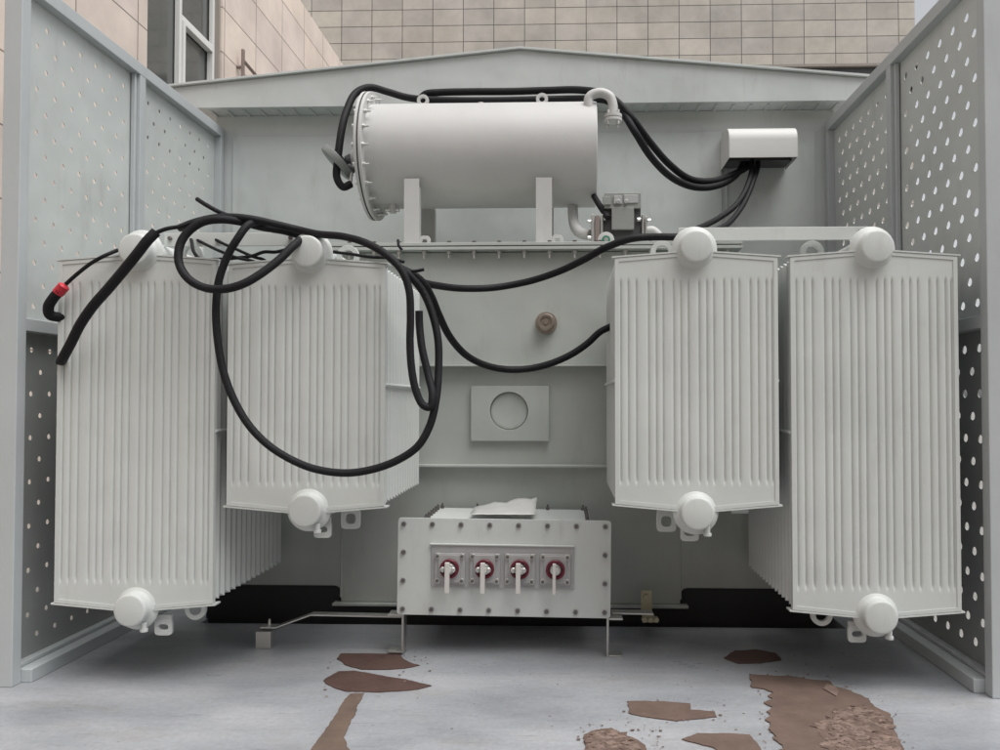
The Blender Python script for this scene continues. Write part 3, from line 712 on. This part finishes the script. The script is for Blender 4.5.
# ------------------------------------------------------------------ junction box on back wall
JY=3.87
A=P(729,124.5,JY); B=P(798,157,JY)
JB=empty('junction_box',((A.x+B.x)/2,YB,B.z),'pale grey hooded junction box with rounded front high on the back wall, cables entering below','junction box')
m=MB(); ht=A.z-B.z; rr_=.075
prof=[(YB-.0125,B.z),(JY,B.z),(JY,A.z-rr_)]+[(JY+rr_-rr_*math.cos(R(t)),A.z-rr_+rr_*math.sin(R(t))) for t in (15,30,45,60,75,90)]+[(YB-.0125,A.z)]
th=.004
inner=[(YB-.0125,B.z),(JY+th,B.z)][1:]+[(JY+th,A.z-rr_)]+[(JY+rr_-(rr_-th)*math.cos(R(t)),A.z-rr_+(rr_-th)*math.sin(R(t))) for t in (15,30,45,60,75,90)]+[(YB-.0125,A.z-th)]
shell=prof[1:]+inner[::-1]
m.prism(shell,'x',A.x+.003,B.x-.003,'jbox'); m.prism(prof,'x',A.x,A.x+.003,'jbox'); m.prism(prof,'x',B.x-.003,B.x,'jbox')
adopt(m.build('hood',bevel=.001),JB)
m=MB(); m.box(A.x+.006,B.x-.006,JY+.09,YB-.014,B.z+.012,A.z-.008,'dark'); adopt(m.build('gland_plate'),JB)
# ------------------------------------------------------------------ cables
def cable(pts, r, label, name='cable', mat='rubber', group=None, ends=None, rev=False, taper=None):
    """pts: list of (px,py,depth)"""
    m=MB(); W_=[P(*p) for p in pts]; m.tube(W_,r*.97,mat,12,8,taper=taper)
    o=m.build(name,ang=60)
    tag(o,label,'cable',group)
    return o
jy=3.98
cable([(351,184,3.45),(343,187,3.43),(337,178,3.42),(338,158,3.42),(342,128,3.45),(347,110,3.50),(356,93,3.56),(370,87.5,3.60),(388,92,3.64),(405,97,3.66),(423,99.5,3.66),(455,100.5,3.66),(500,100.5,3.66),(540,99.5,3.66),(570,99,3.66),(592,99,3.60),(608,101,3.56),(622,112,3.55),(635,132,3.52),(651,157,3.6),(671,177,3.7),(694,187,3.8),(716,186,3.88),(735,176,3.95),(744,162,jy),(744,154,jy)],.0175,'black cable looping from the level gauge over the cylinder to the junction box')
cable([(420,99,3.70),(426,94,3.68),(440,92.5,3.68),(470,91.8,3.68),(510,91.5,3.68),(545,90.5,3.68),(580,90,3.64),(604,94,3.58),(616,101,3.56),(631,117,3.54),(649,141,3.62),(669,164,3.7),(690,179,3.8),(713,181,3.88),(734,174,3.94),(749,165,jy),(753,154,jy)],.0175,'black cable that starts halfway along the cylinder top and swoops right to the junction box')
cable([(757,154,jy),(758,164,3.97),(753,182,3.9),(744,203,3.8),(732,220,3.65),(716,230,3.25),(700,235,2.85),(690,236,2.74),(676,237,2.72),(650,237,2.72),(630,239,2.72),(605,248,2.75),(585,259,2.82),(560,271,2.9),(530,281,2.95),(495,287.5,2.95),(465,288.5,2.88),(440,286,2.75),(420,281,2.62),(409,272,2.56)],.0135,'long black cable running from the junction box across to the bundle on the left')
cable([(751,156,jy),(752,168,3.95),(746,189,3.85),(735,206,3.75),(719,218,3.65),(706,225,3.5),(694,231,3.3),(684,240,3.25)],.014,'short black cable dropping from the junction box to behind the inner right radiator cap')
cable([(612,326,2.98),(600,332,2.98),(588,343,2.98),(572,354,2.98),(552,363,2.98),(530,368.5,2.98),(508,369.5,2.96),(485,365,2.9),(466,355,2.84),(450,337,2.76),(439,315,2.68),(432,298,2.62),(424,284,2.57),(414,275,2.54),(404,270,2.53)],.0135,'black cable sagging low between the inner radiators below the bronze oil plug')
cable([(594,196,3.5),(600,206,3.42),(608,218,3.36)],.014,'short black cable entering the small gas relay under the cylinder')
yl=2.46
cable([(306,232,2.62),(290,229,2.60),(268,224,2.56),(256,222,2.52),(247,226,2.48),(238,238,yl),(228,255,yl),(219,280,yl),(216,308,yl),(217.5,338,yl),(223,370,yl),(233,398,yl),(248,424,yl),(267,444,yl),(290,459,yl),(315,469,yl),(345,473,yl),(372,469.5,yl),(398,460,yl),(418,446,yl),(430,425,yl+.01),(436,400,yl+.02),(438.5,370,yl+.04),(438,340,yl+.05),(432,313,yl+.06),(423,292,yl+.06),(411,277,yl+.04),(401,268,yl+.03)],.0128,'black cable hanging in a big round loop in front of the inner left radiator')
cable([(180,228,2.54),(196,222,2.50),(214,218,2.49),(232,217,2.49),(252,219,2.50),(275,224,2.54),(296,229,2.58),(318,234,2.56),(343,236.5,2.52),(366,243,2.48),(388,256,2.455),(402,271,2.45),(409,290,2.45),(410.5,316,2.45),(410,342,2.45),(411.5,368,2.45),(416,391,2.45),(423,405,2.45),(430,407,2.45),(432.5,396,2.455),(428,374,2.48),(422,348,2.49),(419.5,326,2.5),(419,311,2.5)],.0128,'black cable crossing over the left radiator caps and hanging in a narrow hairpin')
cable([(300,240,2.54),(292,247,2.50),(280,259,2.47),(262,273,2.44),(243,284,2.42),(224,289,2.42),(204,287.5,2.42),(188,278.5,2.42),(179,263,2.43),(180,245,2.44),(188,232,2.45),(203,222,2.46),(222,219.5,2.47),(242,222,2.50),(262,227,2.55),(285,231,2.60),(302,236,2.64)],.0138,'black cable curled in a small loop over the gap between the two left radiators')
cable([(156,232,2.42),(148,240,2.41),(137,254,2.41),(124,270,2.42),(108,289,2.44),(93,306,2.46),(80,325,2.48),(71,343,2.50),(63.5,357,2.53),(61,362,2.59)],.0165,'thick black cable lying diagonally down the top corner of the outermost left radiator')
cable([(153,234,2.43),(166,229,2.44),(182,226,2.455),(200,220,2.47),(216,216,2.50)],.007,'thin black lead joining the thick diagonal cable to the bundle on the left')
cable([(197,199,2.52),(208,206,2.51),(224,214,2.52),(244,219,2.54),(268,224,2.58),(300,230,2.62)],.0075,'thin black wire sticking up above the cable bundle behind the left radiators')
cable([(118,250,2.56),(104,256,2.53),(90,264,2.53),(76,275,2.53),(66,284,2.53)],.0065,'thin black wire lying on the top left corner of the outermost left radiator')
rc=empty('cable',P(56,300,2.53),'thick black cable end wrapped with red tape at the far left radiator corner','cable')
m=MB(); m.tube([P(60,290.5,2.53),P(53.5,298,2.535),(P(48.5,307,2.54)),P(50,315,2.55),P(58,317,2.57),P(65,318,2.60)],.0165,'rubber',14,8); adopt(m.build('sheath',ang=60),rc)
m=MB(); m.tube([P(65.5,284.5,2.53),P(64,286.2,2.53)],.010,'redtape',16,2,smooth=False,taper=(.8,1.9)); m.tube([P(64,286.2,2.53),P(58,293,2.533)],.0182,'redtape',16,2,smooth=False); adopt(m.build('red_tape',ang=60),rc)
cable([(190,234,2.69),(192,243,2.64),(194,252,2.60),(200,259,2.60),(214,259.5,2.60),(236,258,2.60),(252,256,2.60),(264,252,2.60),(276,252,2.60),(288,249,2.60),(300,245,2.61)],.006,'thin black wire sagging under the tie bar between the two left radiators')
cable([(190,236,2.69),(203,243,2.64),(222,252,2.59),(238,258,2.59),(252,261,2.60),(262,265,2.61)],.0055,'thin black wire slanting down from the left tie bar')
cable([(208,235,2.69),(222,243,2.64),(238,250,2.61),(254,257,2.61),(264,260,2.605),(270,266,2.61)],.0055,'second thin wire under the left tie bar, nearer the inner radiator cap')
cable([(333,252,2.60),(350,254,2.59),(370,257,2.57),(388,258,2.55),(404,262,2.54)],.0055,'thin black wire running along the top edge of the inner left radiator')
cable([(398,268,2.53),(408,271,2.52),(416,271,2.52),(424,269.5,2.52)],.0055,'stubby wire end poking right out of the bundle beside the inner left radiator')
cable([(402,250,2.62),(399,246,2.62),(398,240,2.63)],.005,'tiny black wire tip standing up at the left end of the tank cover')

# ------------------------------------------------------------------ scraps and dirt on the floor
def densify(pts, jit, step=.006):
    out=[]
    for i in range(len(pts)):
        a,b=pts[i],pts[(i+1)%len(pts)]; n=max(1,int((b-a).length/step))
        for k in range(n):
            p=a.lerp(b,k/n)
            d=Vector((0,0,0))
            for fq,am in ((9,2.2),(28,1.2),(80,.8)):
                v=noise.noise_vector(p*fq); d+=Vector((v.x,v.y,0))*am*jit
            out.append(p+d)
    return out
def scrap(pix, label, mat='clay', th=.003, jit=.003, name='clay_patch', curl=0.0):
    pts=densify([FP(*p) for p in pix],jit)
    m=MB(); m.prism([(p.x,p.y) for p in pts],'z',.0006,.0006+th,mat)
    o=m.build(name); tag(o,label,'dirt patch','brown dirt patches on the floor'); return o
scrap([(337,659),(342,654),(372,654.5),(400,655),(404,660),(412,664),(421,666),(405,669),(385,670),(362,669.5),(345,665)],'dark reddish patch nearest the left foot of the switch box','clay_dark')
scrap([(324,681),(338,672),(355,671),(380,676),(405,680),(420,684),(432,686.5),(418,690),(404,691),(380,693),(345,692),(332,688)],'long leaf shaped red brown patch in front of the darker patch','clay_dark')
scrap([(350,694),(365,694),(358,706),(353,720),(344,737),(352,752),(345,768),(305,768),(312,748),(325,730),(336,716),(343,704)],'narrow olive brown smear trailing forward from the leaf shaped patch','stain',.002)
scrap([(627,702),(660,702.5),(690,705),(690,711),(704,712),(716,713),(718,718),(700,720),(675,722),(650,718),(629,714)],'flat brown patch with a pointed right end right of the switch box','clay')
scrap([(682,740),(699,734),(725,734),(750,736),(760,748),(770,768),(735,762),(712,748)],'flat brown patch cut off by the bottom edge, beside the big patch','clay')
big=[(750,675),(790,678),(830,682),(834,688),(852,692),(870,700),(872,708),(886,714),(893,722),(899,740),(908,768),(762,768),(783,750),(781,746),(774,740),(776,737),(767,728),(770,724),(766,720),(773,716),(769,712),(774,708),(766,704),(772,700),(768,697),(773,693),(766,690),(751,688)]
scrap(big,'largest brown patch with crumbly clay on its right half','clay',.004,.005)
scrap([(586,737),(597,731),(612,729),(622,734),(634,740),(646,748),(650,768),(582,768)],'crumbled brown patch at the bottom edge left of the flat patches','clay',.004,.004)
scrap([(724,659),(735,651),(755,650),(776,654),(782,660),(760,664),(738,664)],'faint dark red patch in the shade under the right radiators','clay_dark',.002)
def crumbs(pix_poly, n, name, label, z0, smin=.004, smax=.014):
    poly=[FP(*p) for p in pix_poly]; xs=[p.x for p in poly]; ys=[p.y for p in poly]; m=MB(); k=0
    def ins(x,y):
        c=False; j=len(poly)-1
        for i in range(len(poly)):
            if (poly[i].y>y)!=(poly[j].y>y) and x<(poly[j].x-poly[i].x)*(y-poly[i].y)/(poly[j].y-poly[i].y)+poly[i].x: c=not c
            j=i
        return c
    while k<n:
        x=random.uniform(min(xs),max(xs)); y=random.uniform(min(ys),max(ys))
        if not ins(x,y): continue
        k+=1; s=smin+(smax-smin)*random.random()**3*1.35; rt=Euler((random.random()*6,random.random()*6,random.random()*6)).to_matrix()
        ico=[(0,0,1),(.9,0,.2),(-.3,.85,.25),(-.7,-.6,.2),(.4,-.8,.1),(.3,.6,-.5),(-.8,.1,-.5),(.1,-.4,-.9)]
        vs=[]
        for v in ico:
            w=rt@Vector(v)*s*(.7+.6*random.random()); vs.append((x+w.x*1.5,y+w.y,z0+max(w.z*.38+s*.12,-.002)))
        m.add(vs,[(0,1,2),(0,2,3),(0,3,4),(0,4,1),(1,5,2),(2,6,3),(3,7,4),(4,7,1),(1,7,5),(5,6,2),(6,7,3),(5,7,6)],random.choice(['clay_light','clay']))
    o=m.build(name,fix=True,ang=25); tag(o,label,'dirt crumbs',kind='stuff')
crumbs([(826,722),(835,712),(862,706),(880,716),(890,724),(897,745),(900,762),(828,762),(822,740),(815,728)],1500,'clay_crumbs','crumbled dry clay covering the right half of the largest brown patch',.004,.003,.011)
crumbs([(588,738),(600,731),(618,731),(632,741),(640,760),(590,765)],500,'clay_crumbs','crumbled dry clay lumps on the patch at the bottom edge',.004,.003,.012)
for pp,nn,w_ in (([(745,670),(840,676),(900,712),(920,768),(755,768),(760,700)],260,'largest brown patch'),([(620,697),(725,700),(728,722),(622,724)],60,'flat pointed brown patch'),([(575,725),(660,725),(670,765),(575,765)],120,'crumbled bottom patch'),([(325,650),(435,650),(440,700),(320,700)],80,'two dark red patches')):
    crumbs(pp,nn,'clay_grit','brown grit strewn on and around the '+w_,.003,.0012,.004)
crumbs([(430,655),(900,655),(960,745),(430,750)],90,'floor_grit','tiny loose grit specks scattered over the pale floor',0,.0012,.0032)
e=FP(833,693); m=MB(); m.prism([(e.x-.025,e.y+.02),(e.x-.005,e.y-.045),(e.x+.018,e.y-.005),(e.x+.02,e.y+.04),(e.x,e.y+.06)],'z',.006,.008,'clay_light'); tag(m.build('paper_chip',bevel=.001),'small pale chip lying at the back edge of the largest brown patch','chip')

# ------------------------------------------------------------------ buildings
BB=empty('tiled_building',(0,20.8,gz),'tall building clad in grey pink stone tiles behind the gable roof','building')
m=MB(); xr=P(915,40,20.8).x; m.box(-12,xr,20.8,30,gz,17,'tile_back'); adopt(m.build('wall'),BB)
m=MB(); A=P(845,71,20.7); m.box(P(700,70,20.7).x,xr+.25,20.45,20.79,A.z-.5,A.z-.02,'dark'); m.box(P(700,70,20.6).x,xr+.3,20.35,20.79,A.z-.019,A.z+.05,'winder'); adopt(m.build('canopy'),BB)
LB=empty('tiled_building',(-3.5,8,gz),'low beige tiled building with a white framed window at the upper left','building')
XB=-3.5; roofz=CZ+5.28
wy0,wy1=P(147,60,1).x,0
def Yat(px): # depth where the wall plane X=XB crosses the pixel column
    p=P(px,60,1.0); return XB/p.x
ya,yb_=Yat(147),Yat(222); zs_,zt6=3.05,5.75
m=MB()
# wall as four pieces round the window opening
m.box(XB-6,XB,-9,ya,gz,roofz,'tile_side'); m.box(XB-6,XB,yb_,20.79,gz,roofz,'tile_side')
m.box(XB-6,XB,ya,yb_,gz,zs_,'tile_side'); m.box(XB-6,XB,ya,yb_,zt6,roofz,'tile_side')
adopt(m.build('wall'),LB)
m=MB(); m.box(XB+.001,14,-9,-6.01,gz,roofz,'winder'); adopt(m.build('unseen_light_blocker'),LB)  # unseen block added behind the camera to cut low front light
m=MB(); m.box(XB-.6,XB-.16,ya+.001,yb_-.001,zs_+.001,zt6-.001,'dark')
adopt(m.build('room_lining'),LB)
m=MB(); m.box(XB-.159,XB-.02,yb_-.035,yb_-.001,zs_+.001,zt6-.001,'winder'); m.box(XB-.159,XB+.03,ya-.03,yb_+.03,zs_-.04,zs_-.0,'winder') if False else None
adopt(m.build('reveal'),LB)
fw=.045
m=MB()
ym=Yat(186.5); ztr=CZ+(402-20)/780*Yat(200)
fx=(XB-.10,XB-.06)
def fb(y0,y1,z0,z1,d=0): m.box(fx[0]-d,fx[1]+d,y0,y1,z0,z1,'frame')
e1=yb_-.036
fb(ya+.002,ya+fw,zs_+.002,zt6-.002); fb(e1-fw,e1,zs_+.002,zt6-.002); fb(ya+fw+.001,e1-fw-.001,zs_+.002,zs_+fw); fb(ya+fw+.001,e1-fw-.001,zt6-fw,zt6-.002)
fb(ym-.022,ym+.022,zs_+fw+.001,zt6-fw-.001,.004); fb(ym+.023,e1-fw-.001,ztr-.025,ztr+.025)
wf=adopt(m.build('window',bevel=.004),LB)
m=MB(); m.box(fx[0]-.02,fx[0]-.012,ya+fw,e1-fw,zs_+fw,zt6-fw,'glass'); sub(m,'pane',wf)
m=MB(); y0,y1,z0,z1=ym+.030,e1-fw-.004,zs_+fw+.012,ztr-.030
for (a_,b_,c_,d_) in ((y0,y0+.035,z0,z1),(y1-.035,y1,z0,z1),(y0+.036,y1-.036,z0,z0+.035),(y0+.036,y1-.036,z1-.035,z1)): m.box(fx[0]+.0,fx[1]+.02,a_,b_,c_,d_,'frame')
sub(m,'sash',wf,.003)
# old steel bracket on the wall
BR=empty('wall_bracket',(XB,Yat(237),4.2),'rusty steel bracket with a slanting arm on the beige wall right of the window','bracket')
yA=Yat(237); zz=lambda px,py:CZ+(402-py)/780*Yat(px)
m=MB(); m.box(XB+.05,XB+.08,yA-.018,yA+.018,zz(237,95),zz(237,42),'rust'); adopt(m.build('upright',bevel=.004),BR)
m=MB(); yE=Yat(262); m.tube([(XB+.075,yA,zz(237,54)),(XB+.075,yE,zz(262,84))],.018,'rust',8,2,smooth=False); m.cyl((XB,yA,zz(237,60)),(XB+.06,yA,zz(237,60)),.02,n=8,mat='rust'); adopt(m.build('arm'),BR)

# ------------------------------------------------------------------ sky, sun, camera
w=bpy.data.worlds.new('World'); S.world=w; w.use_nodes=True; N=w.node_tree.nodes; L=w.node_tree.links
sky=N.new('ShaderNodeTexSky'); sky.sky_type='NISHITA'; sky.sun_disc=False; sky.sun_elevation=R(66); sky.sun_rotation=R(128); sky.air_density=1.0; sky.dust_density=3.0; sky.ozone_density=1.0
hs=N.new('ShaderNodeHueSaturation'); hs.inputs['Saturation'].default_value=.15; hs.inputs['Value'].default_value=1.0
L.new(sky.outputs[0],hs.inputs['Color']); bg=N['Background']; L.new(hs.outputs[0],bg.inputs['Color']); bg.inputs['Strength'].default_value=.09
sd=bpy.data.lights.new('sun','SUN'); sd.energy=1.5; sd.angle=R(50); sd.color=(1,.975,.945)
so=bpy.data.objects.new('sun',sd); C.objects.link(so)
# sun_rotation 200 deg: direction towards the sun in world axes
el,az=R(66),R(128)
dirv=Vector((math.sin(az)*math.cos(el),math.cos(az)*math.cos(el),math.sin(el)))
so.rotation_euler=dirv.to_track_quat('Z','Y').to_euler()
cd=bpy.data.cameras.new('camera'); cam=bpy.data.objects.new('camera',cd); C.objects.link(cam)
cam.location=(0,0,CZ); cd.sensor_fit='HORIZONTAL'; cd.sensor_width=36; cd.lens=F/1000*36; cd.clip_start=.05; cd.clip_end=500
cd.shift_x=-(CX-500)/1000; cd.shift_y=(CY-375)/1000
mt=Matrix((( _r.x,_u.x,-_f.x),(_r.y,_u.y,-_f.y),(_r.z,_u.z,-_f.z))); cam.rotation_euler=mt.to_euler()
S.camera=cam
vs_=S.view_settings; vs_.view_transform='Standard'; vs_.look='None'; vs_.exposure=.84; vs_.gamma=1; vs_.use_curve_mapping=False
S.cycles.max_bounces=8; S.cycles.diffuse_bounces=5
